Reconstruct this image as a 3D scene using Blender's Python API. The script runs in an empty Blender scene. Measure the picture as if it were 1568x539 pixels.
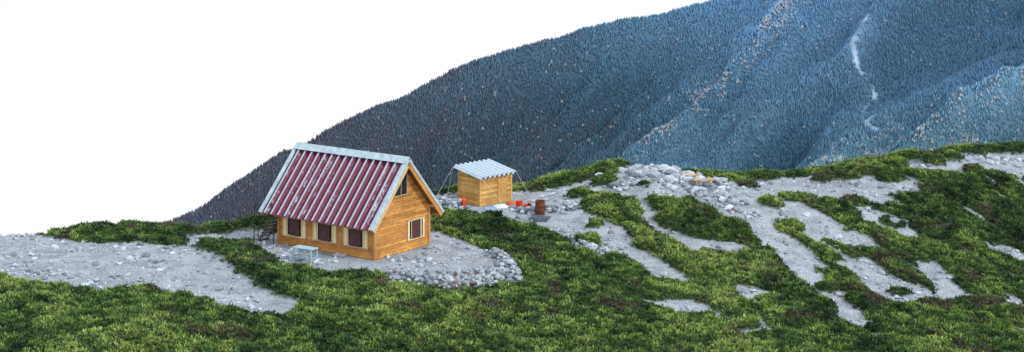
import bpy, numpy as np, math
from mathutils import Vector, Matrix
rng=np.random.default_rng(7)
scn=bpy.context.scene
# ------------------------------------------------------------------ noise
TAB=rng.random((256,256))
def vn(x,y,o=0):
    x=np.asarray(x,float)+o*17.3; y=np.asarray(y,float)+o*31.7
    xi=np.floor(x).astype(int); yi=np.floor(y).astype(int)
    fx=x-xi; fy=y-yi; fx=fx*fx*(3-2*fx); fy=fy*fy*(3-2*fy)
    a=TAB[xi&255,yi&255];b=TAB[(xi+1)&255,yi&255];c=TAB[xi&255,(yi+1)&255];d=TAB[(xi+1)&255,(yi+1)&255]
    return (a*(1-fx)+b*fx)*(1-fy)+(c*(1-fx)+d*fx)*fy
def fbm(x,y,o=0,n=4):
    s=0;a=.5;t=0
    for i in range(n):
        s=s+a*vn(x*2**i,y*2**i,o+i); t+=a; a*=.5
    return s/t
def bump(x,y,c,o=0,rad=.8):
    x=np.asarray(x)/c+o*7.7; y=np.asarray(y)/c+o*3.3
    xi=np.floor(x).astype(int); yi=np.floor(y).astype(int)
    best=np.full(x.shape,9.0)
    for i in(-1,0,1):
        for j in(-1,0,1):
            cx=xi+i; cy=yi+j
            jx=TAB[cx&255,cy&255]; jy=TAB[(cx+91)&255,(cy+37)&255]
            d=(x-cx-jx)**2+(y-cy-jy)**2
            best=np.minimum(best,d)
    return np.sqrt(np.maximum(0,1-best/rad**2))
def sstep(a,b,x):
    t=np.clip((x-a)/(b-a),0,1); return t*t*(3-2*t)
# ------------------------------------------------------------------ near ridge: spot heights estimated from image pixels at assumed depths (x, y, z in metres)
CP=[(-30.8,106,-.54),(-19.2,107,-.56),(-15.5,109,-.75),(-4.5,116,-.03),(.7,118,-.1),(5.1,119,.5),(8.3,117,1.6),(13.7,117,.86),(18.2,118,.67),(22.9,120,.88),(29.2,122,1.4),(36.6,126,.8),
(-24.4,84,-1.19),(-12.2,86,-1.76),(0,88,-2.33),(10.5,90,-2.9),(27.3,94,-4.04),(-27.6,95,.04),(-11.8,95.5,-.25),(-5.7,94,-.4),(0,97,-.8),(0,105.5,-.3),(4.3,101,-.83),(8.7,109,.13),(7.9,99,-1.46),(16.6,108,-.46),(15.6,101,-1.95),(25.8,113,-.28),(23.5,103,-2.44),(32.8,113,-1.53),
(-7.6,97.6,0),(-13.5,102,0),(-4.8,101.5,0),(-10.6,105.7,0),(-2,112.2,0),(-3.3,113.6,0),(0,114.3,0),
(-30,75,-4),(0,76,-6),(30,80,-9),(-32,120,-6),(-20,122,-7),(-5,130,-6),(8,131,-5),(20,133,-5),(30,137,-4),(40,140,-4),(45,115,-2.5),(-40,105,-.8),(-40,90,-.9),(42,98,-5)]
C=np.array(CP,float)
def phi(r2): return np.where(r2>1e-9,.5*r2*np.log(np.maximum(r2,1e-9)),0)
n=len(C); A=np.zeros((n+3,n+3)); d=((C[:,None,:2]-C[None,:,:2])**2).sum(-1)
A[:n,:n]=phi(d)+np.eye(n)*2.0; A[:n,n]=1; A[:n,n+1:]=C[:,:2]; A[n,:n]=1; A[n+1:,:n]=C[:,:2].T
W=np.linalg.solve(A,np.concatenate([C[:,2],np.zeros(3)]))
def smooth_z(x,y):
    x=np.asarray(x,float); y=np.asarray(y,float)
    cx=np.clip(x,-42,46); cy=np.clip(y,72,138)
    z=W[n]+W[n+1]*cx+W[n+2]*cy
    for i in range(n): z=z+W[i]*phi((cx-C[i,0])**2+(cy-C[i,1])**2)
    z=z-.6*(np.abs(y-cy))-.35*np.maximum(-42-x,0)-.02*np.maximum(x-46,0)
    return z
# gravel patches (x,y metres)
YARD=[(-15.2,102.2),(-13.5,104.3),(-4.5,104.6),(-3.2,103.7),(-1.6,101.0),(-0.2,98.1),(0.2,96.3),(-1.4,95.0),(-2.9,94.0),(-4.5,93.9),(-6.5,94.4),(-8.7,95.6),(-10.9,96.3),(-12.6,97.3),(-13.8,99.6)]
GP=[
[(-36,113),(-29,110),(-27.4,104),(-25.3,101.9),(-21.8,101.3),(-18.6,100.6),(-16.7,98.5),(-15.4,96.0),(-13.9,94.0),(-13.3,92.6),(-11.3,91.0),(-11.1,89.4),(-12.8,89.4),(-14.8,90.2),(-16.4,91.2),(-18.2,92.0),(-20.3,91.8),(-21.9,91.4),(-24.4,92.2),(-27.3,93.4),(-36,92.5)],
[(-19.1,103.6),(-17.6,105.5),(-15.1,107),(-14,103.0),(-17.2,102.2),(-18.4,100.6)],
YARD,
[(-5.6,114.6),(-5,117.5),(-1,117.5),(2.0,115.5),(4.1,115),(7.1,115.8),(8.4,119),(10.9,119),(13.0,116),(14.4,112.3),(14.8,109.3),(13.6,109.1),(11.9,110.8),(11.0,111.6),(10.1,111.1),(8.5,110.8),(7.8,110.6),(6.9,111.7),(4.8,112.2),(4.3,110.6),(4.7,109.4),(6.2,107.2),(6.9,105.1),(8.2,102.8),(9.5,100.1),(9.6,98.8),(8.3,99.3),(6.7,101.4),(5.7,101.2),(4.1,102.2),(3.2,104.2),(2.4,105.6),(.2,107.3),(-2.2,109.1),(-4.3,110.3)],
[(8,110.6),(8.9,106.8),(10.4,105.1),(12.7,104.9),(13.8,104.7),(12.1,103.5),(10.6,103.7),(9.3,105.9),(8.1,108.7)],
[(13.4,114.5),(17.9,117),(20.2,114.8),(23.9,114.2),(24.2,113.3),(20.9,113.7),(17.6,114.2),(16.8,111.8),(18.6,110.1),(20.8,108.8),(21.6,106.9),(20,106.9),(17.9,108.1),(15.8,110.5),(15.8,107.6),(17,105.3),(18.1,103.5),(17.4,102.9),(15.8,105.1),(14.6,107.9),(14.3,111.2)],
[(15.7,104.6),(17,102.8),(18.3,99.5),(18.9,97),(19.9,95.1),(19.5,94.5),(18,95.8),(17.7,98.5),(16.7,101)],
[(19.5,103.8),(21.2,104.7),(22,101.4),(23,99.3),(21.5,98.9),(20.4,101)],
[(27.1,121.9),(29.4,123),(35.5,126),(39.4,127),(38.5,121.3),(34.9,120.2),(30.8,119.3),(27.2,119.3)],
[(18,118),(21.9,118),(26.6,116.5),(26.4,115.5),(22,114.9),(19.9,115.2)],
[(24.5,105.6),(25.4,105.4),(25.6,101.3),(24.8,100.6),(24.4,103.4)],
[(11.5,94.1),(13.2,94.5),(13.4,93.2),(11.9,93.0)],
[(7.1,95.9),(9.8,96),(11.1,94.6),(9.3,94.5),(7.3,95.1)],
[(12.7,99),(14.5,98.8),(15.1,97.6),(13.2,97)],
[(22.2,111.9),(24.5,111.1),(24.8,108.6),(23,109.9)]]
VP=[[(7.8,113.4),(9,113),(8.7,111.9),(7.5,112.4)]]
def sdpoly(P,x,y):
    P=np.array(P,float); m=len(P); d2=np.full(x.shape,1e9); ins=np.zeros(x.shape,bool)
    for i in range(m):
        ax,ay=P[i]; bx,by=P[(i+1)%m]; ex,ey=bx-ax,by-ay
        t=np.clip(((x-ax)*ex+(y-ay)*ey)/(ex*ex+ey*ey+1e-9),0,1)
        d2=np.minimum(d2,(x-ax-t*ex)**2+(y-ay-t*ey)**2)
        if ay!=by:
            c=((ay>y)!=(by>y))&(x<(bx-ax)*(y-ay)/(by-ay)+ax); ins^=c
    return np.where(ins,-1,1)*np.sqrt(d2)
R=.16
fx=np.arange(-44,50.01,R); fy=np.arange(72,136.01,R)
GX,GY=np.meshgrid(fx,fy)              # rows=y
wx=GX+1.2*(fbm(GX/1.3,GY/1.3,3)-.5); wy=GY+1.8*(fbm(GX/1.3,GY/1.3,9)-.5)
SD=np.full(GX.shape,50.0)
for P in GP: SD=np.minimum(SD,sdpoly(P,wx,wy))
for P in VP: SD=np.maximum(SD,-sdpoly(P,wx,wy))
SDY=sdpoly(YARD,GX,GY)
SD=SD-.20*sstep(5,11,GX)
# small worn openings following the fall line on the right-hand slope
fl=(GX*.80+GY*.6); fa=(-GX*.6+GY*.8)
op=fbm(fl/1.0,fa/5.5,21,3); opr=sstep(11,17,GX)*sstep(94,101,GY)
SD=np.minimum(SD,np.where(opr>.2,(0.675-op+.12*(1-opr))*6,50))
SD=np.minimum(SD,np.where((GX>6),(.86-op)*6,50))
# a few cushions of pine rooted inside the gravel
cu=bump(GX,GY,3.1,13,.30)*(fbm(GX/6,GY/6,17)>.5)*(GX>3)
SD=np.where(cu>.35,np.maximum(SD,(cu-.35)*1.4),SD)
def rect_sd(x,y,ox,oy,ang,L,Wd):
    c,s=math.cos(ang),math.sin(ang); u=(x-ox)*c+(y-oy)*s; v=-(x-ox)*s+(y-oy)*c
    du=np.maximum(np.maximum(-u,u-L),0); dv=np.maximum(np.maximum(-v,v-Wd),0); return np.hypot(du,dv)
CAB=(-13.45,101.83,math.radians(-36)); OUT=(-3.42,113.63,math.radians(-45))
def base_z(x,y):
    z=smooth_z(x,y)
    z=z+.30*(fbm(x/6,y/6,40)-.5)+.16*(fbm(x/1.3,y/1.3,44)-.5)
    d1=rect_sd(x,y,*CAB,7.2,4.8); w=1-sstep(.3,2.2,d1); z=z*(1-w)+0*w
    d2=rect_sd(x,y,*OUT,1.95,2.8); w=1-sstep(.2,1.6,d2); z=z*(1-w)+0*w
    return z
BZ=base_z(GX,GY)
w=sstep(.15,-.35,SDY); BZ=BZ*(1-w)+np.maximum(BZ,-.12+.08*(fbm(GX/.9,GY/.9,48)-.5))*w     # levelled yard
# outcrop relief
oc=np.exp(-(((GX-10.5)/3.8)**2+((GY-114.2)/3.0)**2)); BZ+=oc*.45*(bump(GX,GY,1.3,5)-.4)
EX=[(-24.9,105.2,1.9,.30),(-21.8,105.2,2.4,.38),(-19.6,104.4,1.7,.25),(-15.5,107.2,1.8,.4),(-17.5,107,1.5,.3),
(3,117.6,2.2,.35),(5.6,118.2,1.8,.45),(7,118.3,1.3,.4),(21,119.2,2.4,.25),(24.3,120,2.4,.35),(27,121,2,.4),(29.4,121.9,1.5,.3),(17,118.5,1.6,.2),
(33,126,3,.6),(37,128,4,1.0),(41,128,4,1.2),(-1.0,106.5,2.2,.3),(-3.2,106.5,1.6,.3),(10.7,108.8,2,.2),(7.4,109.5,2.2,.2)]
ext=np.zeros(GX.shape)
for a,b,r,h in EX: ext=np.maximum(ext,h*np.sqrt(np.maximum(0,1-((GX-a)**2+(GY-b)**2)/r**2)))
VE=sstep(.0,.6,SD)
wv=GX+.5*(fbm(GX/.9,GY/.9,60)-.5)
B1=bump(wv/1.5,GY,.8,1,.8); B2=bump(wv,GY,.36,2,.85); B3=fbm(GX/3.5,GY/3.0,50)
low=(1-.6*sstep(2.6,.8,SDY))*(1-.3*sstep(8,14,GX))
HV=VE*(.05+.24*B1*(.3+1.3*B3)+.10*B2+.46*(B3-.4)+ext)*low
HV=np.maximum(HV,0)
FZ=BZ+HV
def samp(G,x,y):
    u=np.clip((x-fx[0])/R,0,len(fx)-1.001); v=np.clip((y-fy[0])/R,0,len(fy)-1.001)
    i=u.astype(int); j=v.astype(int); a=u-i; b=v-j
    return (G[j,i]*(1-a)+G[j,i+1]*a)*(1-b)+(G[j+1,i]*(1-a)+G[j+1,i+1]*a)*b
# ------------------------------------------------------------------ mesh helpers
def npmesh(name,V,F,col=None,mat=None,smooth=False,attrs=None,link=True):
    V=np.ascontiguousarray(V,np.float32); F=np.ascontiguousarray(F,np.int32)
    k=F.shape[1]; me=bpy.data.meshes.new(name)
    me.vertices.add(len(V)); me.vertices.foreach_set('co',V.ravel())
    me.loops.add(F.size); me.loops.foreach_set('vertex_index',F.ravel())
    me.polygons.add(len(F)); me.polygons.foreach_set('loop_start',np.arange(0,F.size,k,dtype=np.int32))
    me.polygons.foreach_set('loop_total',np.full(len(F),k,np.int32))
    me.polygons.foreach_set('use_smooth',np.full(len(F),smooth,bool))
    me.update(calc_edges=True)
    if col is not None:
        c=np.ones((len(V),4),np.float32); c[:,:3]=col
        a=me.color_attributes.new('Col','FLOAT_COLOR','POINT'); a.data.foreach_set('color',c.ravel())
    if attrs:
        for kk,vv in attrs.items():
            a=me.attributes.new(kk,'FLOAT','POINT'); a.data.foreach_set('value',np.ascontiguousarray(vv,np.float32))
    if mat: me.materials.append(mat)
    ob=bpy.data.objects.new(name,me)
    if link: scn.collection.objects.link(ob)
    return ob
class MB:
    def __init__(s): s.v=[];s.f=[]
    def add(s,vs,fs):
        o=len(s.v); s.v+=[tuple(v) for v in vs]; s.f+=[tuple(i+o for i in f) for f in fs]
    def box(s,a,b):
        (x0,y0,z0),(x1,y1,z1)=a,b
        s.add([(x0,y0,z0),(x1,y0,z0),(x1,y1,z0),(x0,y1,z0),(x0,y0,z1),(x1,y0,z1),(x1,y1,z1),(x0,y1,z1)],
        [(0,3,2,1),(4,5,6,7),(0,1,5,4),(1,2,6,5),(2,3,7,6),(3,0,4,7)])
    def prism(s,pts,ext):   # pts polygon 3d, extruded by ext vector
        m=len(pts); e=Vector(ext); p=[Vector(q) for q in pts]
        s.add(p+[q+e for q in p],[tuple(range(m))[::-1],tuple(range(m,2*m))]+[(i,(i+1)%m,(i+1)%m+m,i+m) for i in range(m)])
    def rod(s,a,b,r,k=8,r2=None):
        a=Vector(a);b=Vector(b);r2=r if r2 is None else r2
        d=(b-a).normalized(); u=d.orthogonal().normalized(); w=d.cross(u)
        vs=[a+(u*math.cos(t)+w*math.sin(t))*r for t in [2*math.pi*i/k for i in range(k)]]+[b+(u*math.cos(t)+w*math.sin(t))*r2 for t in [2*math.pi*i/k for i in range(k)]]
        s.add(vs,[tuple(range(k))[::-1],tuple(range(k,2*k))]+[(i,(i+1)%k,(i+1)%k+k,i+k) for i in range(k)])
    def lathe(s,prof,k=20,c=(0,0,0)):
        vs=[];fs=[]
        for r,z in prof:
            for i in range(k):
                t=2*math.pi*i/k; vs.append((c[0]+r*math.cos(t),c[1]+r*math.sin(t),c[2]+z))
        for j in range(len(prof)-1):
            for i in range(k): fs.append((j*k+i,j*k+(i+1)%k,(j+1)*k+(i+1)%k,(j+1)*k+i))
        fs.append(tuple(range(k))[::-1]); s.add(vs,fs)
    def obj(s,name,mat,parent=None,smooth=False):
        me=bpy.data.meshes.new(name); me.from_pydata(s.v,[],s.f); me.update()
        if smooth: me.polygons.foreach_set('use_smooth',[True]*len(me.polygons))
        me.materials.append(mat); ob=bpy.data.objects.new(name,me); scn.collection.objects.link(ob)
        if parent: ob.parent=parent
        return ob
def empty(name,loc,rot=0):
    e=bpy.data.objects.new(name,None); e.location=loc; e.rotation_euler=(0,0,rot); scn.collection.objects.link(e); return e
# ------------------------------------------------------------------ materials
def newmat(name,rough=.8):
    m=bpy.data.materials.new(name); m.use_nodes=True; nt=m.node_tree
    b=nt.nodes['Principled BSDF']; b.inputs['Roughness'].default_value=rough
    b.inputs['Specular IOR Level'].default_value=.25
    return m,nt,b
def N(nt,t,**k):
    x=nt.nodes.new(t)
    for a,v in k.items(): setattr(x,a,v)
    return x
def ramp(nt,stops,src):
    r=nt.nodes.new('ShaderNodeValToRGB'); e=r.color_ramp.elements
    while len(e)<len(stops): e.new(.5)
    for i,(p,c) in enumerate(stops): e[i].position=p; e[i].color=(*c,1)
    nt.links.new(src,r.inputs[0]); return r.outputs[0]
def noise(nt,scale,detail=4,vec=None,rough=.6,coord='Object',sc=(1,1,1)):
    tc=N(nt,'ShaderNodeTexCoord'); mp=N(nt,'ShaderNodeMapping'); mp.inputs['Scale'].default_value=sc
    nt.links.new(tc.outputs[coord],mp.inputs[0])
    nz=N(nt,'ShaderNodeTexNoise'); nz.inputs['Scale'].default_value=scale; nz.inputs['Detail'].default_value=detail; nz.inputs['Roughness'].default_value=rough
    nt.links.new(mp.outputs[0],nz.inputs['Vector']); return nz.outputs['Fac']
def mix(nt,f,a,b,blend='MIX'):
    m=N(nt,'ShaderNodeMix',data_type='RGBA',blend_type=blend)
    for s,v in ((0,f),(6,a),(7,b)):
        if isinstance(v,(int,float)): m.inputs[s].default_value=v
        elif isinstance(v,tuple): m.inputs[s].default_value=(*v,1)
        else: nt.links.new(v,m.inputs[s])
    return m.outputs[2]
def simple(name,c1,c2,scale=3,rough=.8,sc=(1,1,1),spec=None,metal=0,coord='Object',detail=5):
    m,nt,b=newmat(name,rough); f=noise(nt,scale,detail,sc=sc,coord=coord)
    nt.links.new(ramp(nt,[(.3,c1),(.7,c2)],f),b.inputs['Base Color']); b.inputs['Metallic'].default_value=metal
    bp=N(nt,'ShaderNodeBump'); bp.inputs['Strength'].default_value=.3; bp.inputs['Distance'].default_value=.02
    nt.links.new(f,bp.inputs['Height']); nt.links.new(bp.outputs[0],b.inputs['Normal'])
    return m
def attrmat(name,rough=.85,var=0,scale=8):
    m,nt,b=newmat(name,rough); a=N(nt,'ShaderNodeAttribute',attribute_name='Col')
    c=a.outputs['Color']
    if var:
        f=noise(nt,scale,4); g=ramp(nt,[(.25,(1-var,)*3),(.75,(1+var,)*3)],f); c=mix(nt,1.0,c,g,'MULTIPLY')
    nt.links.new(c,b.inputs['Base Color']); return m
# ------------------------------------------------------------------ terrain sheet
ox=np.concatenate([[-900,-500,-300,-180,-120,-80,-60,-50],fx,[52,56,64,80,110,160,240,400]])
oy=np.concatenate([[-40,-10,15,35,50,60,66,69.5],fy,[138,142,150,165,190,230,300,450,700]])
TX,TY=np.meshgrid(ox,oy); TZ=base_z(TX,TY)-.25
TZ[8:8+len(fy),8:8+len(fx)]=FZ
veg=np.ones(TX.shape); veg[8:8+len(fy),8:8+len(fx)]=VE
ny,nx=TX.shape; I=np.arange(ny*nx).reshape(ny,nx)
F=np.stack([I[:-1,:-1],I[:-1,1:],I[1:,1:],I[1:,:-1]],-1).reshape(-1,4)
m,nt,b=newmat('ridge_ground_mat',.95)
g1=noise(nt,9,8,rough=.8); g2=noise(nt,.8,5); g3=noise(nt,28,4)
grav=ramp(nt,[(.36,(.09,.11,.14)),(.46,(.34,.39,.45)),(.6,(.57,.63,.70))],g1)
grav=mix(nt,.4,grav,ramp(nt,[(.38,(.19,.22,.26)),(.62,(.60,.66,.73))],g2))
grav=mix(nt,.65,grav,ramp(nt,[(.38,(.28,.28,.28)),(.6,(1.15,1.15,1.15))],g3),'MULTIPLY')
under=ramp(nt,[(.35,(.012,.026,.010)),(.7,(.045,.07,.025))],noise(nt,5,5))
va=N(nt,'ShaderNodeAttribute',attribute_name='veg')
vr=ramp(nt,[(.08,(0,0,0)),(.45,(1,1,1))],va.outputs['Fac'])
nt.links.new(mix(nt,vr,grav,under),b.inputs['Base Color'])
bp=N(nt,'ShaderNodeBump'); bp.inputs['Strength'].default_value=.9; bp.inputs['Distance'].default_value=.1
nt.links.new(g1,bp.inputs['Height']); nt.links.new(bp.outputs[0],b.inputs['Normal'])
npmesh('ridge_terrain',np.stack([TX,TY,TZ],-1).reshape(-1,3),F,mat=m,smooth=True,attrs={'veg':veg.ravel()})
# ------------------------------------------------------------------ dwarf pine carpet
NP=250000
px=rng.uniform(-40,46,NP); py=rng.uniform(79,130,NP)
keep=(np.abs(px)<.30*py+3.5); px=px[keep];py=py[keep]
ve=samp(VE,px,py); keep=rng.random(len(px))<np.where(ve>.12,.35+.65*ve,0); px=px[keep];py=py[keep]
pz=samp(FZ,px,py); b1=samp(B1,px,py); b2=samp(B2,px,py); hv=samp(HV,px,py)
dzx=(samp(FZ,px+.2,py)-samp(FZ,px-.2,py))/.4; dzy=(samp(FZ,px,py+.2)-samp(FZ,px,py-.2))/.4
K=9; M=len(px)
nrm=np.stack([-dzx,-dzy,np.ones(M)],-1); nrm/=np.linalg.norm(nrm,axis=1)[:,None]
nrm=nrm*.6+np.array([0,0,.6])
ang=rng.random((M,K))*2*np.pi; tilt=rng.uniform(.15,1.2,(M,K))
tall=(rng.random(M)<.10)[:,None]*.6+1
L=rng.uniform(.08,.20,(M,K))*(.7+.5*b1[:,None])*tall
dirv=nrm[:,None,:]+tilt[...,None]*np.stack([np.cos(ang),np.sin(ang),0*ang],-1); dirv/=np.linalg.norm(dirv,axis=2)[...,None]
base=np.stack([px,py,pz-.03],-1)[:,None,:]+rng.normal(0,.045,(M,K,3))*[1,1,.3]
side=np.cross(dirv,rng.normal(0,1,(M,K,3))); side/=np.linalg.norm(side,axis=2)[...,None]
wd=rng.uniform(.016,.032,(M,K))[...,None]
tip=base+dirv*L[...,None]
V=np.stack([base-side*wd*.5,base+side*wd*.5,tip-dirv*L[...,None]*.35+side*wd*1.1,tip,tip-dirv*L[...,None]*.35-side*wd*1.1],2)
big=fbm(px/6,py/6,70); mid=fbm(px/1.1,py/1.5,75); fine=fbm(px/.35,py/.35,78,2)
t=np.clip(.09+.42*b1*b1+.5*(b2-.5)+1.0*(big-.5)+1.0*(mid-.5)+1.0*(fine-.5),0,1)  # tone: hollows painted dark as shade, yellower shoots on bump tops, random patches
edge=sstep(27,33,px)*sstep(116,110,py); t*=1-.6*edge
dk=np.array([.009,.024,.013]); gr=np.array([.066,.130,.036]); yl=np.array([.22,.30,.075]); br=np.array([.085,.06,.055])
cc=np.where(t[:,None]<.5,dk+(gr-dk)*(t[:,None]*2),gr+(yl-gr)*(t[:,None]*2-1))
dead=sstep(.64,.74,fbm(px/1.7,py/1.7,90)); cc=cc*(1-.7*dead[:,None])+br*.7*dead[:,None]
cc=cc[:,None,None,:]*rng.uniform(.5,1.55,(M,K))[...,None,None]*np.array([.3,.3,.95,1.6,.95])[None,None,:,None]*(1+.35*(tall[:,:,None,None]-1))  # blade bases shaded and tips brightened in the colour
cc=np.broadcast_to(cc,V.shape)
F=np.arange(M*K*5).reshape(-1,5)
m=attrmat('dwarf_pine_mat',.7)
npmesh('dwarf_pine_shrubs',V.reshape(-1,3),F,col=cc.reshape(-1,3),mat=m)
# ------------------------------------------------------------------ stones
def ico():
    p=(1+5**.5)/2
    v=np.array([(-1,p,0),(1,p,0),(-1,-p,0),(1,-p,0),(0,-1,p),(0,1,p),(0,-1,-p),(0,1,-p),(p,0,-1),(p,0,1),(-p,0,-1),(-p,0,1)],float)
    v/=np.linalg.norm(v[0])
    f=np.array([(0,11,5),(0,5,1),(0,1,7),(0,7,10),(0,10,11),(1,5,9),(5,11,4),(11,10,2),(10,7,6),(7,1,8),(3,9,4),(3,4,2),(3,2,6),(3,6,8),(3,8,9),(4,9,5),(2,4,11),(6,2,10),(8,6,7),(9,8,1)])
    return v,f
IV,IF=ico()
def rocks(name,P,S,mat,flat=.65,lo=.4,hi=1.4):
    M=len(P); q=rng.normal(0,1,(M,4)); q/=np.linalg.norm(q,axis=1)[:,None]
    w,x,y,z=q.T
    Rm=np.stack([1-2*(y*y+z*z),2*(x*y-z*w),2*(x*z+y*w),2*(x*y+z*w),1-2*(x*x+z*z),2*(y*z-x*w),2*(x*z-y*w),2*(y*z+x*w),1-2*(x*x+y*y)],-1).reshape(M,3,3)
    v=IV[None]*rng.uniform(.65,1.25,(M,12,1))*rng.uniform(.6,1.25,(M,1,3))
    v=np.einsum('mij,mkj->mki',Rm,v); v[...,2]*=flat
    v=v*np.asarray(S)[:,None,None]+np.asarray(P)[:,None,:]
    g=rng.uniform(lo,hi,M)[:,None]; base=np.array([.37,.42,.48])
    c=base*g; rd=rng.random(M)<.012; c[rd]=np.array([.28,.20,.16])*g[rd]
    c=np.repeat(c[:,None],12,1)
    Fq=(IF[None]+(np.arange(M)*12)[:,None,None]).reshape(-1,3)
    return npmesh(name,v.reshape(-1,3),Fq,col=c.reshape(-1,3),mat=mat)
rockm=attrmat('rock_mat',.9,.35,9)
NS=120000
sx=rng.uniform(-38,42,NS); sy=rng.uniform(86,124,NS); sd=samp(SD,sx,sy)
k=(sd<.15)&(np.abs(sx)<.30*sy+3); dcab=np.minimum(rect_sd(sx,sy,*CAB,7.2,4.8),rect_sd(sx,sy,*OUT,1.95,2.8)); k&=dcab>.1
dens=.12+.88*sstep(.4,.65,fbm(sx/1.5,sy/1.5,33)); k&=rng.random(NS)<dens
sx=sx[k];sy=sy[k]; ss=.022+.038*rng.pareto(2.4,len(sx)); ss=np.clip(ss,.022,.25)
rocks('gravel_stones',np.stack([sx,sy,samp(BZ,sx,sy)+ss*.2],-1),ss,rockm)
def scatter(nr,cx,cy,rx,ry,smin,smax):
    a=rng.normal(0,1,(nr,2))*.55; x=cx+a[:,0]*rx; y=cy+a[:,1]*ry; s=smin+(smax-smin)*rng.random(nr)**2
    return np.stack([x,y,samp(BZ,x,y)+s*.2],-1),s
PP=[];SS=[]
for a in [(260,10.2,114.6,3.4,2.2,.10,.45),(90,8.6,116.5,2,1.2,.12,.45),(60,12.8,112.2,1.6,1.6,.1,.35),(40,14.0,110,1,1.2,.1,.3),(50,30,122,3,1,.12,.35),(50,35,123.5,3,1,.12,.35),(30,-25,96,3,3,.06,.2),(50,-29,106.5,4,2,.1,.25)]:
    p,s=scatter(*a); PP.append(p);SS.append(s)
rocks('rock_outcrop',np.concatenate(PP),np.concatenate(SS),rockm)
def wall(name,pts,h,wd,num,smin=.11,smax=.24,hin=0):
    pts=np.array(pts,float); seg=np.linalg.norm(np.diff(pts,axis=0),axis=1); cum=np.concatenate([[0],np.cumsum(seg)])
    t=rng.random(num)*cum[-1]; x=np.interp(t,cum,pts[:,0]); y=np.interp(t,cum,pts[:,1])
    hh=rng.random(num); x=x+rng.normal(0,wd,num)*(1.2-hh); y=y+rng.normal(0,wd,num)*(1.2-hh)
    z=samp(BZ,x,y)+hh*h; return rocks(name,np.stack([x,y,z],-1),rng.uniform(smin,smax,num),rockm,.75,.35,1.2)
wall('dry_stone_wall',[(-6.4,94.35),(-4.5,93.85),(-2.9,93.95),(-1.4,94.95),(0.25,96.2),(-.2,98),(-1.0,99.8)],.55,.30,1000,.10,.22)
wall('dry_stone_wall',[(3.5,104.8),(4.5,102.9),(6.4,101.6)],.4,.3,300,.10,.22)
wall('dry_stone_wall',[(.4,110.6),(2.0,110.4),(4.0,110.6)],.3,.25,140)
wall('dry_stone_wall',[(-5.2,113.6),(-4.2,112.6),(-3.3,112.1)],.4,.25,120)
# ------------------------------------------------------------------ cabin
def woodmat(name,c1,c2,c3,sc=(1,1,14)):
    m,nt,b=newmat(name,.65)
    f=noise(nt,2.2,6,sc=sc); f2=noise(nt,.9,3)
    c=ramp(nt,[(.28,c1),(.5,c2),(.75,c3)],f); c=mix(nt,.6,c,ramp(nt,[(.3,(.5,.47,.45)),(.7,(1.2,1.2,1.2))],f2),'MULTIPLY')
    ge=N(nt,'ShaderNodeNewGeometry'); rr=ramp(nt,[(0,(.66,.64,.62)),(1,(1.15,1.15,1.12))],ge.outputs['Random Per Island'])
    c=mix(nt,1.0,c,rr,'MULTIPLY'); nt.links.new(c,b.inputs['Base Color']); return m
wood=woodmat('larch_siding_mat',(.26,.105,.024),(.55,.26,.066),(.70,.40,.13))
wooddk=woodmat('dark_wood_mat',(.10,.045,.02),(.20,.09,.035),(.30,.15,.06))
woodlt=woodmat('pale_wood_mat',(.45,.30,.15),(.60,.45,.25),(.72,.58,.38))
shut=simple('shutter_mat',(.045,.022,.025),(.10,.045,.045),4,.6)
cream=simple('cream_panel_mat',(.70,.55,.26),(.82,.72,.44),5,.7)
glass=simple('dark_glass_mat',(.008,.01,.014),(.03,.035,.045),2,.15)
whit=simple('white_trim_mat',(.55,.57,.58),(.78,.78,.76),6,.6)
steel=simple('galvanised_mat',(.26,.38,.44),(.52,.63,.70),3,.5)
dark=simple('dark_metal_mat',(.02,.02,.022),(.07,.06,.06),6,.6)
cab=empty('wooden_cabin',(CAB[0],CAB[1],0),CAB[2])
Lc,Wc=7.2,4.8; SL=3.42/3.1; ZR=5.3
def ztop(y): return ZR-.30-SL*abs(y-2.4)
mb=MB(); pitch=.17
core=MB(); zz=ztop(.04)
core.prism([(.04,.04,-.4),(.04,Wc-.04,-.4),(.04,Wc-.04,zz-.05),(.04,2.4,ztop(2.4)-.1),(.04,.04,zz-.05)],(Lc-.08,0,0))
core.obj('wall_core',wooddk,cab)
k=-2
while True:
    z0=.04+pitch*k; z1=z0+pitch-.012
    if z1>ztop(2.4)-.1: break
    t=.035
    for side in (0,1):
        if z1<ztop(0):
            yy=0 if side==0 else Wc; o=-1 if side==0 else 1
            segs=[(0,2.2),(2.2,4.7),(4.7,Lc)] if k%2 else [(0,3.3),(3.3,Lc)]
            for a,bb in segs:
                mb.prism([(a+.004,yy+o*t*1.3,z0),(a+.004,yy-o*.03,z0),(a+.004,yy-o*.03,z1),(a+.004,yy+o*t*.5,z1)],(bb-a-.008,0,0))
        xx=Lc if side==0 else 0; o=1 if side==0 else -1
        ya0=max(0,2.4-(ZR-.3-z0)/SL); ya1=max(0,2.4-(ZR-.3-z1)/SL)
        cut=2.4+(.9 if k%3==0 else -.7 if k%3==1 else .1)
        for (a0,a1,b0,b1_) in (((ya0,ya1,cut-.004,cut-.004),(cut+.004,cut+.004,4.8-ya0,4.8-ya1)) if cut>ya1+.1 and cut<4.7-ya1 else ((ya0,ya1,4.8-ya0,4.8-ya1),)):
            v=[(xx+o*t*1.3,a0,z0),(xx+o*t*1.3,b0,z0),(xx+o*t*.5,b1_,z1),(xx+o*t*.5,a1,z1),(xx-o*.03,a0,z0),(xx-o*.03,b0,z0),(xx-o*.03,b1_,z1),(xx-o*.03,a1,z1)]
            mb.add(v,[(0,1,2,3),(4,7,6,5),(0,4,5,1),(1,5,6,2),(2,6,7,3),(3,7,4,0)])
    k+=1
mb.obj('siding',wood,cab)
tr=MB()
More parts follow.
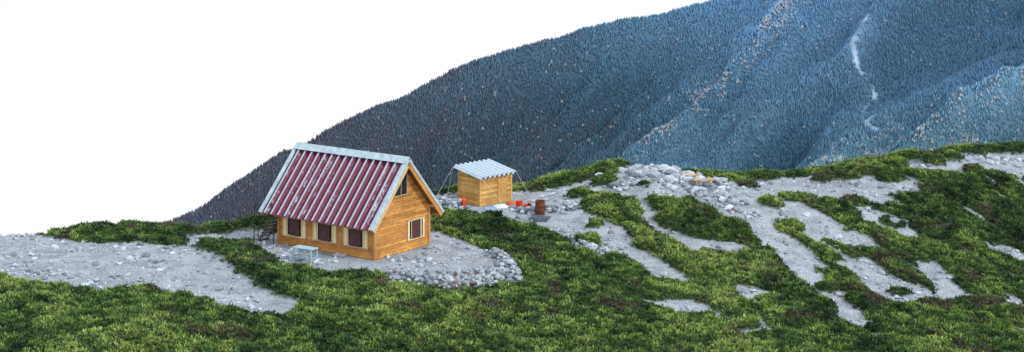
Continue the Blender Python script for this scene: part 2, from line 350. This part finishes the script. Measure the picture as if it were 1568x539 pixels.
for x,y in ((0,0),(Lc,0),(Lc,Wc),(0,Wc)):
    tr.box((x-.075,y-.075,-.35),(x+.075,y+.075,ztop(0)-.02))
tr.obj('corner_posts',woodmat('post_mat',(.35,.16,.05),(.5,.26,.09),(.6,.34,.14),(14,14,1)),cab)
fr=MB();sh=MB();cr=MB();gl=MB()
def longwin(x0,x1,z0,z1):
    y=-.06
    cr.box((x0,y-.01,z0),(x1,y+.05,z1)) 
    for a,bb in ((x0-.06,x0),(x1,x1+.06)): fr.box((a,y-.04,z0-.06),(bb,y+.05,z1+.06))
    for a,bb in ((z0-.06,z0),(z1,z1+.06)): fr.box((x0,y-.037,a),(x1,y+.05,bb))
    w=x1-x0
    sh.box((x0+w*.27,y-.065,z0+.02),(x0+w*.73,y-.012,z1-.02))
    fr.box((x0+w*.14-.015,y-.03,z0),(x0+w*.14+.015,y-.011,z1)); fr.box((x0+w*.86-.015,y-.03,z0),(x0+w*.86+.015,y-.011,z1))
    gl.box((x0+w*.73,y-.02,z0+.03),(x0+w*.80,y-.0115,z1-.03)); gl.box((x0+w*.19,y-.02,z0+.03),(x0+w*.27,y-.0115,z1-.03))
for a,bb in ((.42,2.12),(2.75,4.45),(5.05,6.75)): longwin(a,bb,.60,1.60)
x=Lc+.06; y0,y1,z0,z1=2.85,4.3,.62,1.66
cr.box((x-.05,y0,z0),(x+.01,y1,z1))
for a,bb in ((y0-.06,y0),(y1,y1+.06)): fr.box((x-.05,a,z0-.06),(x+.04,bb,z1+.06))
for a,bb in ((z0-.06,z0),(z1,z1+.06)): fr.box((x-.05,y0,a),(x+.037,y1,bb))
sh.box((x+.012,y0+.36,z0+.02),(x+.06,y1-.36,z1-.02))
gl.box((x+.0115,y0+.16,z0+.03),(x+.02,y0+.30,z1-.03)); gl.box((x+.0115,y1-.22,z0+.03),(x+.02,y1-.12,z1-.03))
pg=[(1.62,3.25),(2.75,3.25),(2.75,4.42),(2.42,4.62),(1.62,3.86)]
gl.prism([(x-.03,a,bb) for a,bb in pg],(.045,0,0))
for i in range(5):
    (a0,c0),(a1,c1)=pg[i],pg[(i+1)%5]; fr.rod((x+.02,a0,c0),(x+.02,a1,c1),.028,6)
fr.box((x+.01,2.2,3.26),(x+.04,2.24,4.4))
fr.obj('window_frames',woodlt,cab); sh.obj('shutters',shut,cab); cr.obj('window_panels',cream,cab); gl.obj('window_glass',glass,cab)
def roofmat(name,red,pale,amount,wdt=.28):
    m,nt,b=newmat(name,.5); b.inputs['Specular IOR Level'].default_value=.3
    a=N(nt,'ShaderNodeAttribute',attribute_name='rib')
    f=noise(nt,1.3,6,sc=(3.5,1,1),rough=.7); f2=noise(nt,7,5,sc=(3,1,1),rough=.7)
    ad=N(nt,'ShaderNodeMath',operation='ADD'); nt.links.new(a.outputs['Fac'],ad.inputs[0]); nt.links.new(f,ad.inputs[1])
    ad2=N(nt,'ShaderNodeMath',operation='MULTIPLY_ADD'); nt.links.new(f2,ad2.inputs[0]); ad2.inputs[1].default_value=.5; nt.links.new(ad.outputs[0],ad2.inputs[2])
    mr=N(nt,'ShaderNodeMapRange'); nt.links.new(ad2.outputs[0],mr.inputs[0]); mr.inputs[1].default_value=amount; mr.inputs[2].default_value=amount+wdt
    redc=ramp(nt,[(.35,red),(.7,tuple(c*1.7+.004 for c in red))],f2)
    palec=ramp(nt,[(.3,tuple(c*.6 for c in pale)),(.6,pale)],f2)
    nt.links.new(mix(nt,mr.outputs[0],redc,palec),b.inputs['Base Color'])
    return m
def folded(name,mat,length,S,p,hgt,origin,ax,sd,up,parent,top=.12,val=.16,rv4=(.02,.30,.80,.22)):
    sl=(p-top-val)/2; prof=[]
    nrib=int(round(length/p)); p=length/nrib
    for i in range(nrib):
        o=i*p
        for t_,h_ in ((0,0),(val,0),(val+sl,1),(val+sl+top,1)): prof.append((o+t_,h_))
    prof.append((length,0))
    O=np.array(origin,float);ax=np.array(ax,float);sd=np.array(sd,float);up=np.array(up,float)
    V=[];Rr=[];F=[]
    for i in range(len(prof)-1):
        (t0,h0),(t1,h1)=prof[i],prof[i+1]; kk=i%4; rv=rv4[kk]+rng.uniform(-.08,.08)
        for j in range(12):
            s0=S*j/12; s1=S*(j+1)/12; o=len(V)
            for t_,h_,s_ in ((t0,h0,s0),(t1,h1,s0),(t1,h1,s1),(t0,h0,s1)): V.append(O+ax*t_+up*h_*hgt+sd*s_); Rr.append(rv)
            F.append((o,o+1,o+2,o+3))
            o=len(V)
            for t_,h_,s_ in ((t0,h0,s0),(t1,h1,s0),(t1,h1,s1),(t0,h0,s1)): V.append(O+ax*t_+up*(h_*hgt-.02)+sd*s_); Rr.append(rv)
            F.append((o+3,o+2,o+1,o))
        for s_ in (0,S):
            o=len(V)
            for t_,h_,dz in ((t0,h0,0),(t1,h1,0),(t1,h1,-.02),(t0,h0,-.02)): V.append(O+ax*t_+up*(h_*hgt+dz)+sd*s_); Rr.append(.9)
            F.append((o,o+1,o+2,o+3))
    ob=npmesh(name,np.array(V),np.array(F),mat=mat,attrs={'rib':np.array(Rr)}); ob.parent=parent; return ob
rm=roofmat('worn_maroon_roof_mat',(.095,.006,.024),(.44,.56,.70),1.05,.2)
xa,xb=-.8,7.65; Sl=math.hypot(3.1,3.42); sy_,sz_=3.1/Sl,3.42/Sl
ribh=.15
for s,nm in ((-1,'roof_front'),(1,'roof_back')):
    sd=(0,s*sy_,-sz_); up=(0,s*sz_,sy_)
    O=(xa,2.4,ZR-.10); folded(nm,rm,xb-xa,Sl,.53,ribh,np.array(O)+np.array(up)*(-.06),(1,0,0),sd,up,cab)
    dk_=MB(); o=Vector(O)+Vector(up)*(-.16); e=Vector(sd)*(Sl-.08)
    dk_.prism([o,o+e,o+e+Vector(up)*.06,o+Vector(up)*.06],(xb-xa,0,0)); dk_.obj('roof_decking',wooddk,cab)
    for xx in (xb+.002,xa-.062):
        bb_=MB(); o=Vector((xx,2.4,ZR-.10))+Vector(up)*(-.24); e=Vector(sd)*Sl
        bb_.prism([o,o+e,o+e+Vector(up)*.24,o+Vector(up)*.24],(.06,0,0)); bb_.obj('barge_board',woodlt if s==-1 else wood,cab)
        cp=MB(); o=Vector((xx-.10 if xx>0 else xx-.03,2.4,ZR-.10))+Vector(up)*(.002)
        cp.prism([o,o+e,o+e+Vector(up)*.13,o+Vector(up)*.13],(.19,0,0)); cp.obj('rake_flashing',steel,cab)
    rc=MB(); o=Vector((xa-.05,2.4,ZR+.10)); e=Vector(sd)*.42
    rc.prism([o,o+e,o+e+Vector(up)*.03,o+Vector((0,0,.045))],(xb-xa+.16,0,0)); rc.obj('ridge_cap',steel,cab)
    ev=MB(); o=Vector((xa+.02,2.4,ZR-.10))+Vector(sd)*(Sl-.16)+Vector(up)*(-.30)
    ev.prism([o,o+Vector(sd)*.05,o+Vector(sd)*.05+Vector(up)*.14,o+Vector(up)*.14],(xb-xa-.04,0,0)); ev.obj('eave_board',wood,cab)
bm_=MB()
for y in (2.4,.05,4.75):
    bm_.box((xa+.05,y-.06,ztop(y)-.18),(xb-.02,y+.06,ztop(y)-.04))
bm_.rod((-1.9,2.2,3.7),(-.2,2.6,3.75),.05); bm_.obj('roof_beams',wood,cab)
# ------------------------------------------------------------------ ladder / steps
gz=lambda x,y: float(samp(BZ,np.array([x]),np.array([y]))[0])
lad=empty('metal_steps',(-14.35,102.0,gz(-14.35,102.0)),CAB[2])
mb=MB()
for yy in (0,.75):
    mb.rod((-.5,yy,-.1),(.75,yy,1.75),.035); mb.rod((-.45,yy,.8),(.6,yy,2.4),.022); mb.rod((-.45,yy,.1),(-.45,yy,.85),.022); mb.rod((.6,yy,1.5),(.6,yy,2.4),.022); mb.rod((.75,yy,1.75),(.75,yy,-.1),.03)
for i in range(8):
    t=i/7; mb.box((-.62+1.25*t,0,.05+1.65*t),(-.36+1.25*t,.75,.09+1.65*t))
mb.obj('stair_frame',dark,lad)
pl=empty('metal_pole',(-15.1,103.2,gz(-15.1,103.2))); mb=MB(); mb.rod((0,0,-.2),(.05,0,2.1),.035,6,.025); mb.rod((.05,0,2.1),(.16,0,2.16),.02); mb.box((-.06,-.06,-.1),(.06,.06,.05)); mb.obj('pole',dark,pl)
pl=empty('metal_pole',(-14.6,104.2,gz(-14.6,104.2))); mb=MB(); mb.rod((0,0,-.2),(-.04,0,2.9),.035,6,.022); mb.rod((-.04,0,2.9),(.1,0,2.95),.018); mb.box((-.06,-.06,-.1),(.06,.06,.05)); mb.obj('pole',dark,pl)
# ------------------------------------------------------------------ metal table
tb=empty('metal_table',(-11.45,97.6,gz(-11.45,97.6)),CAB[2]+.1)
tm=simple('pale_blue_paint_mat',(.24,.42,.50),(.44,.60,.68),5,.5); mb=MB()
mb.box((-.68,-.32,.78),(.68,.32,.83))
for x_ in(-.6,.6):
    for y_ in(-.26,.26): mb.box((x_-.03,y_-.03,-.1),(x_+.03,y_+.03,.78))
    mb.box((x_-.02,-.23,.3),(x_+.02,.23,.34))
mb.box((-.57,-.28,.28),(.57,-.24,.33)); mb.box((-.57,.24,.28),(.57,.28,.33)); mb.rod((-.55,-.27,.75),(.55,-.27,.34),.018)
mb.box((-.57,-.22,.20),(-.05,.22,.24)); mb.obj('frame_and_top',tm,tb)
# ------------------------------------------------------------------ outhouse
oh=empty('wooden_outhouse',(OUT[0],OUT[1],0),OUT[2]); D,Wd=1.95,2.8
owood=woodmat('outhouse_wood_mat',(.42,.20,.055),(.66,.39,.12),(.78,.52,.20))
zt=lambda x_: 2.22-.37*x_/D
mb=MB(); mb.prism([(.03,.03,-.4),(D-.03,.03,-.4),(D-.03,.03,zt(D)-.03),(.03,.03,zt(0)-.03)],(0,Wd-.06,0)); mb.obj('wall_core',wooddk,oh)
mb=MB(); k=0
while True:
    z0=.02+k*.155; z1=z0+.147
    if z0>2.1: break
    if z1<zt(D):
        mb.box((D-.02,.0,z0),(D+.02+.01*(k%2),Wd,z1)); xr=D
    else: xr=max(.1,D*(2.22-z1)/.37)
    mb.box((-.0,-.022,z0),(xr-.022,.02,z1)); mb.box((0,Wd-.02,z0),(xr-.022,Wd+.022,z1)); 
    mb.box((-.022,0.021,z0),(-.001,Wd-.021,z1)); k+=1
mb.obj('siding',owood,oh)
mb=MB()
for x_,y_ in ((0,0),(D,0),(D,Wd),(0,Wd)): mb.box((x_-.05,y_-.05,-.2),(x_+.05,y_+.05,zt(x_)-.01))
mb.box((D-.03,-.06,zt(D)-.10),(D+.06,Wd+.06,zt(D)-.02)); mb.obj('posts_and_plate',owood,oh)
mb=MB(); mb.box((D+.032,1.55,.03),(D+.06,2.35,1.68)); mb.box((D+.061,1.6,.5),(D+.075,2.3,.56)); mb.box((D+.061,1.6,1.3),(D+.075,2.3,1.36)); mb.obj('door',woodmat('door_mat',(.45,.24,.07),(.58,.34,.11),(.68,.42,.16),(14,14,1)),oh)
pm=roofmat('pale_folded_roof_mat',(.13,.17,.23),(.56,.69,.78),.66)
sv=Vector((2.55,0,-.47)).normalized(); uv=Vector((.47,0,2.55)).normalized()
folded('roof',pm,3.3,2.62,.41,.17,(-.3,-.28,2.27),(0,1,0),sv,uv,oh,.10,.12,(.05,.35,.8,.3))
mb=MB(); mb.rod((-.28,-.25,2.3),(-1.3,-1.0,.05),.010,5); mb.rod((2.2,3.0,1.9),(3.1,3.7,-.05),.010,5); mb.rod((2.25,-.2,1.88),(2.9,1.3,.0),.010,5)
mb.rod((-.28,-.22,2.3),(-.9,-.3,.05),.010,5)
mb.obj('guy_wires',whit,oh)
# ------------------------------------------------------------------ yard objects
redm=simple('red_plastic_mat',(.50,.035,.015),(.70,.07,.03),5,.45); org=simple('orange_red_paint_mat',(.42,.06,.02),(.62,.12,.04),6,.6)
rust_=simple('rusty_steel_mat',(.05,.02,.015),(.20,.07,.035),7,.85)
def at(name,x_,y_,r=0): return empty(name,(x_,y_,gz(x_,y_)),r)
e=at('red_bucket',.45,111.4); mb=MB(); mb.lathe([(.17,0),(.2,.1),(.235,.42),(.25,.42),(.25,.45),(.225,.45),(.20,.42),(.15,.04)],20); mb.rod((-.24,0,.42),(0,-.1,.6),.01); mb.rod((0,-.1,.6),(.24,0,.42),.01); mb.obj('pail',redm,e)
e=at('red_bucket',.8,111.0,.8); mb=MB(); mb.lathe([(.17,0),(.2,.1),(.235,.36),(.25,.36),(.25,.39),(.225,.39),(.20,.36),(.15,.04)],20); o=mb.obj('pail',redm,e); o.rotation_euler=(1.5,0,0); o.location=(0,0,.22)
e=at('rusty_barrel',1.75,109.8); mb=MB(); mb.lathe([(.29,0),(.30,.02),(.30,.28),(.315,.30),(.30,.32),(.30,.58),(.315,.60),(.30,.62),(.30,.88),(.31,.9),(.28,.9),(.275,.86),(.26,.2)],24); mb.obj('drum',rust_,e,True)
e=at('wooden_pallet',1.75,108.7,-.3); mb=MB()
for i in range(7): mb.box((-.6+i*.175,-.45,.16),(-.5+i*.175,.45,.185))
for y_ in(-.42,0,.42): mb.box((-.6,y_-.04,.0),(.55,y_+.04,.158))
mb.obj('slats',simple('grey_wood_mat',(.05,.07,.10),(.16,.20,.26),6,.8),e)
e=at('red_fuel_can',-3.15,112.35,OUT[2]); mb=MB()
mb.prism([(-.2,-.16,0),(.2,-.16,0),(.2,-.16,.42),(.12,-.16,.55),(-.12,-.16,.55),(-.2,-.16,.42)],(0,.32,0)); mb.rod((-.1,0,.53),(-.1,0,.62),.04); mb.box((.02,-.02,.545),(.06,.02,.62)); mb.box((-.06,-.022,.615),(.1,.022,.65)); mb.obj('can',org,e)
def heap(name,x_,y_,rx,ry,h,mat):
    g=np.linspace(-1,1,26); U,Vv=np.meshgrid(g,g); r=np.sqrt(U**2+Vv**2)
    zz=h*np.clip(1-r**4,-.15,1)*(.65+.5*fbm(U*1.5+x_,Vv*1.5+y_,2,3)); zz-=.03
    P=np.stack([x_+U*rx,y_+Vv*ry,samp(BZ,x_+U*rx,y_+Vv*ry)+zz],-1).reshape(-1,3); I=np.arange(676).reshape(26,26)
    npmesh(name,P,np.stack([I[:-1,:-1],I[:-1,1:],I[1:,1:],I[1:,:-1]],-1).reshape(-1,4),mat=mat)
heap('white_tarp',-.75,111.9,.55,.35,.25,whit); heap('blue_tarp',-1.4,111.5,.5,.3,.18,simple('blue_tarp_mat',(.12,.25,.42),(.3,.45,.6),5,.5)); heap('orange_tarp',-.1,112.6,.4,.3,.25,org)
for x_,y_,s_ in ((12.3,113.3,.7),(11.6,114.0,.4)):
    e=at('wooden_bench',x_,y_,.3); mb=MB(); mb.box((-s_,-.1,.35),(s_,.1,.40)); mb.box((-s_*.8,-.05,.0),(-s_*.6,.05,.35)); mb.box((s_*.6,-.05,.0),(s_*.8,.05,.35)); mb.obj('board',owood,e)
# ------------------------------------------------------------------ far mountain
cx_=[-1400,-610,-530,-390,-360,-280,-204,-93,18,73,129,218,296,329,700,1100,1700]
cr_=[-1180,-613,-580,-483,-474,-430,-397,-343,-305,-295,-274,-254,-239,-232,-110,20,200]
SP=[((620,3060),(-60,2560),85,70),((1200,2720),(400,2590),110,70),((180,3010),(-330,2640),30,80),((1500,3000),(960,2600),50,90),((900,3050),(330,2720),50,45)]
def rid(x,y):
    a=x*.80+y*.6; p=x*.6-y*.8
    q=p+50*(fbm(x/150,y/150,180,3)-.5)
    return (1-np.abs(2*fbm(q/75,a/420,185,2)-1))
def mz0(x,y):
    c=np.interp(x,cx_,cr_)+ (fbm(x/60,x*0,140,4)-.5)*12-8
    yc=3000+0*x
    z=np.where(y<yc,c-.72*(yc-y),c-.45*(y-yc))
    env=sstep(0,130,np.abs(yc-y)); rel=0*x
    for (x0,y0),(x1,y1),Aa,w in SP:
        ex,ey=x1-x0,y1-y0; LL=math.hypot(ex,ey); ex/=LL;ey/=LL
        perp=np.abs((x-x0)*ey-(y-y0)*ex + 50*(fbm(x/120,y/120,130,3)-.5)); rel=rel+Aa*(np.exp(-perp/w)-.25)
    rel=rel+60*(fbm(x/170,y/170,120,4)-.5)+60*(rid(x,y)-.75)+10*(fbm(x/30,y/30,126,3)-.5)
    return z+env*rel, env*rel
def mz(x,y): return mz0(x,y)[0]
mx=np.arange(-1500,1800,9.); my=np.arange(2100,3500,9.); MX,MY=np.meshgrid(mx,my); MZ,MREL=mz0(MX,MY)
I=np.arange(MX.size).reshape(MX.shape)
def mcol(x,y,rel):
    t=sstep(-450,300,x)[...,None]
    a=np.array([.088,.112,.155]); b_=np.array([.078,.18,.265]); c=a*(1-t)+b_*t  # base blues lifted to carry aerial haze
    haze=sstep(200,850,x+(y-2700)*1.0)[...,None]; c=c*(1-haze*.8)+np.array([.14,.32,.54])*haze*.8  # painted haze: bluer and lighter toward the upper right
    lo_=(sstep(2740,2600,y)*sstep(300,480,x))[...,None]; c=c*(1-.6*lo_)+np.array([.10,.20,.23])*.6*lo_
    g=np.clip(rel/50,-1,1)[...,None]; c=c*(1+.42*g)  # relief shading put into the colour: gullies darker, ridges lighter
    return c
def spurness(x,y):
    s=np.zeros(x.shape)
    for (x0,y0),(x1,y1),Aa,w in SP[:2]:
        ex,ey=x1-x0,y1-y0; LL=math.hypot(ex,ey); ex/=LL;ey/=LL
        perp=(x-x0)*ey-(y-y0)*ex + 50*(fbm(x/120,y/120,130,3)-.5); s=np.maximum(s,np.exp(-((perp)/(18 if Aa<100 else 30))**2))
    return s
def scar(x,y):
    xc=560+ .10*(y-2800)+ (vn(y/25,y*0,7)-.5)*30
    return np.exp(-((x-xc)/6)**2)*sstep(2640,2700,y)*(1-sstep(2890,2930,y))*(.3+.9*vn(x/9,y/9,8))
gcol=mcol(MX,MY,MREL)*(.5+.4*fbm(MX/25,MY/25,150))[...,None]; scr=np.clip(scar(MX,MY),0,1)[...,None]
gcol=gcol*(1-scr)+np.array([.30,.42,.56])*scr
mm=attrmat('mountain_mat',1.0,.3,.05)
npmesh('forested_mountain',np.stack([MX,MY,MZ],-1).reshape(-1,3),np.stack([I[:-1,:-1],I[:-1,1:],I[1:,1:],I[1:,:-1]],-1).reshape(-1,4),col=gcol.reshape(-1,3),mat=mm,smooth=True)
NT=320000
tx=rng.uniform(-720,1150,NT); ty=rng.uniform(2440,3030,NT)
k=(np.abs(tx)<.31*ty)&(rng.random(NT)>scar(tx,ty)*1.5)&(rng.random(NT)<.5+.8*fbm(tx/40,ty/40,160)); tx=tx[k];ty=ty[k]; M=len(tx)
tz,trel=mz0(tx,ty); H=rng.uniform(4,8,M)*(.7+.5*fbm(tx/60,ty/60,165)); rad=H*rng.uniform(.17,.25,M)
sp=spurness(tx,ty)*sstep(.36,.6,fbm(tx/30,ty/30,170)); rlow=sstep(2720,2600,ty)*sstep(350,550,tx)*sstep(.48,.62,fbm(tx/35,ty/35,172))
decid=rng.random(M)<(.012+.5*sp+.35*rlow)
pat=sstep(.5,.66,fbm(tx/70,ty/50,175))
pur=rng.random(M)<(.12+.6*pat)*(1-sstep(-150,350,tx))
H[decid]*=.7; rad[decid]*=1.7
kk=4; an=rng.random((M,1))*6.28+np.arange(kk)*2*np.pi/kk
ring=lambda r,z: np.stack([tx[:,None]+np.cos(an)*r[:,None],ty[:,None]+np.sin(an)*r[:,None],np.broadcast_to((tz+z)[:,None],an.shape)],-1)
r1=ring(rad,H*.12); r2=ring(np.where(decid,rad*.85,rad*.5),H*.55); tp=np.stack([tx,ty,tz+H],-1)[:,None]
V=np.concatenate([r1,r2,tp],1); nv=2*kk+1
f=[]
for i in range(kk):
    j=(i+1)%kk; f+=[(i,j,kk+j),(i,kk+j,kk+i),(kk+i,kk+j,2*kk)]
Fm=(np.array(f)[None]+(np.arange(M)*nv)[:,None,None]).reshape(-1,3)
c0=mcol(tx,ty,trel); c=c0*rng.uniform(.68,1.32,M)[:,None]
c[pur]=(c0[pur]*.55+np.array([.12,.085,.11])*.5)*rng.uniform(.8,1.12,(pur.sum(),1))
c[decid]=(np.array([.38,.28,.20])*.5+c0[decid]*.65)*rng.uniform(.7,1.2,(decid.sum(),1))
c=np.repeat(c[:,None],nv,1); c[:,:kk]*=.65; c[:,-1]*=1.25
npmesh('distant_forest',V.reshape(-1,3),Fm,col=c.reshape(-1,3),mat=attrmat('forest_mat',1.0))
# ------------------------------------------------------------------ light and sky
sd_=Vector((.62,-.42,.60)).normalized(); el=math.asin(sd_.z); az=math.atan2(sd_.x,sd_.y)
w=bpy.data.worlds.new('World'); scn.world=w; w.use_nodes=True; nt=w.node_tree; nt.nodes.clear()
sk=N(nt,'ShaderNodeTexSky',sky_type='NISHITA'); sk.sun_disc=False; sk.sun_elevation=el; sk.sun_rotation=az
b1n=N(nt,'ShaderNodeBackground'); b1n.inputs[1].default_value=.05; nt.links.new(sk.outputs[0],b1n.inputs[0])
b2n=N(nt,'ShaderNodeBackground'); b2n.inputs[0].default_value=(1,1.0,1.02,1); b2n.inputs[1].default_value=1.0
ad=N(nt,'ShaderNodeAddShader'); o=N(nt,'ShaderNodeOutputWorld'); nt.links.new(b1n.outputs[0],ad.inputs[0]); nt.links.new(b2n.outputs[0],ad.inputs[1]); nt.links.new(ad.outputs[0],o.inputs[0])
l=bpy.data.lights.new('sun','SUN'); l.energy=2.0; l.angle=math.radians(5); l.color=(1,.97,.92)
lo=bpy.data.objects.new('sun',l); lo.rotation_euler=sd_.to_track_quat('Z','Y').to_euler(); scn.collection.objects.link(lo)
scn.view_settings.view_transform='Standard'; scn.view_settings.look='None'; scn.view_settings.exposure=0
cam=bpy.data.cameras.new('camera'); cam.sensor_width=36; cam.lens=62.0; cam.shift_y=-.3182; cam.clip_start=1; cam.clip_end=20000
co=bpy.data.objects.new('camera',cam); co.location=(0,0,22.7); co.rotation_euler=(math.radians(90),0,0); scn.collection.objects.link(co); scn.camera=co
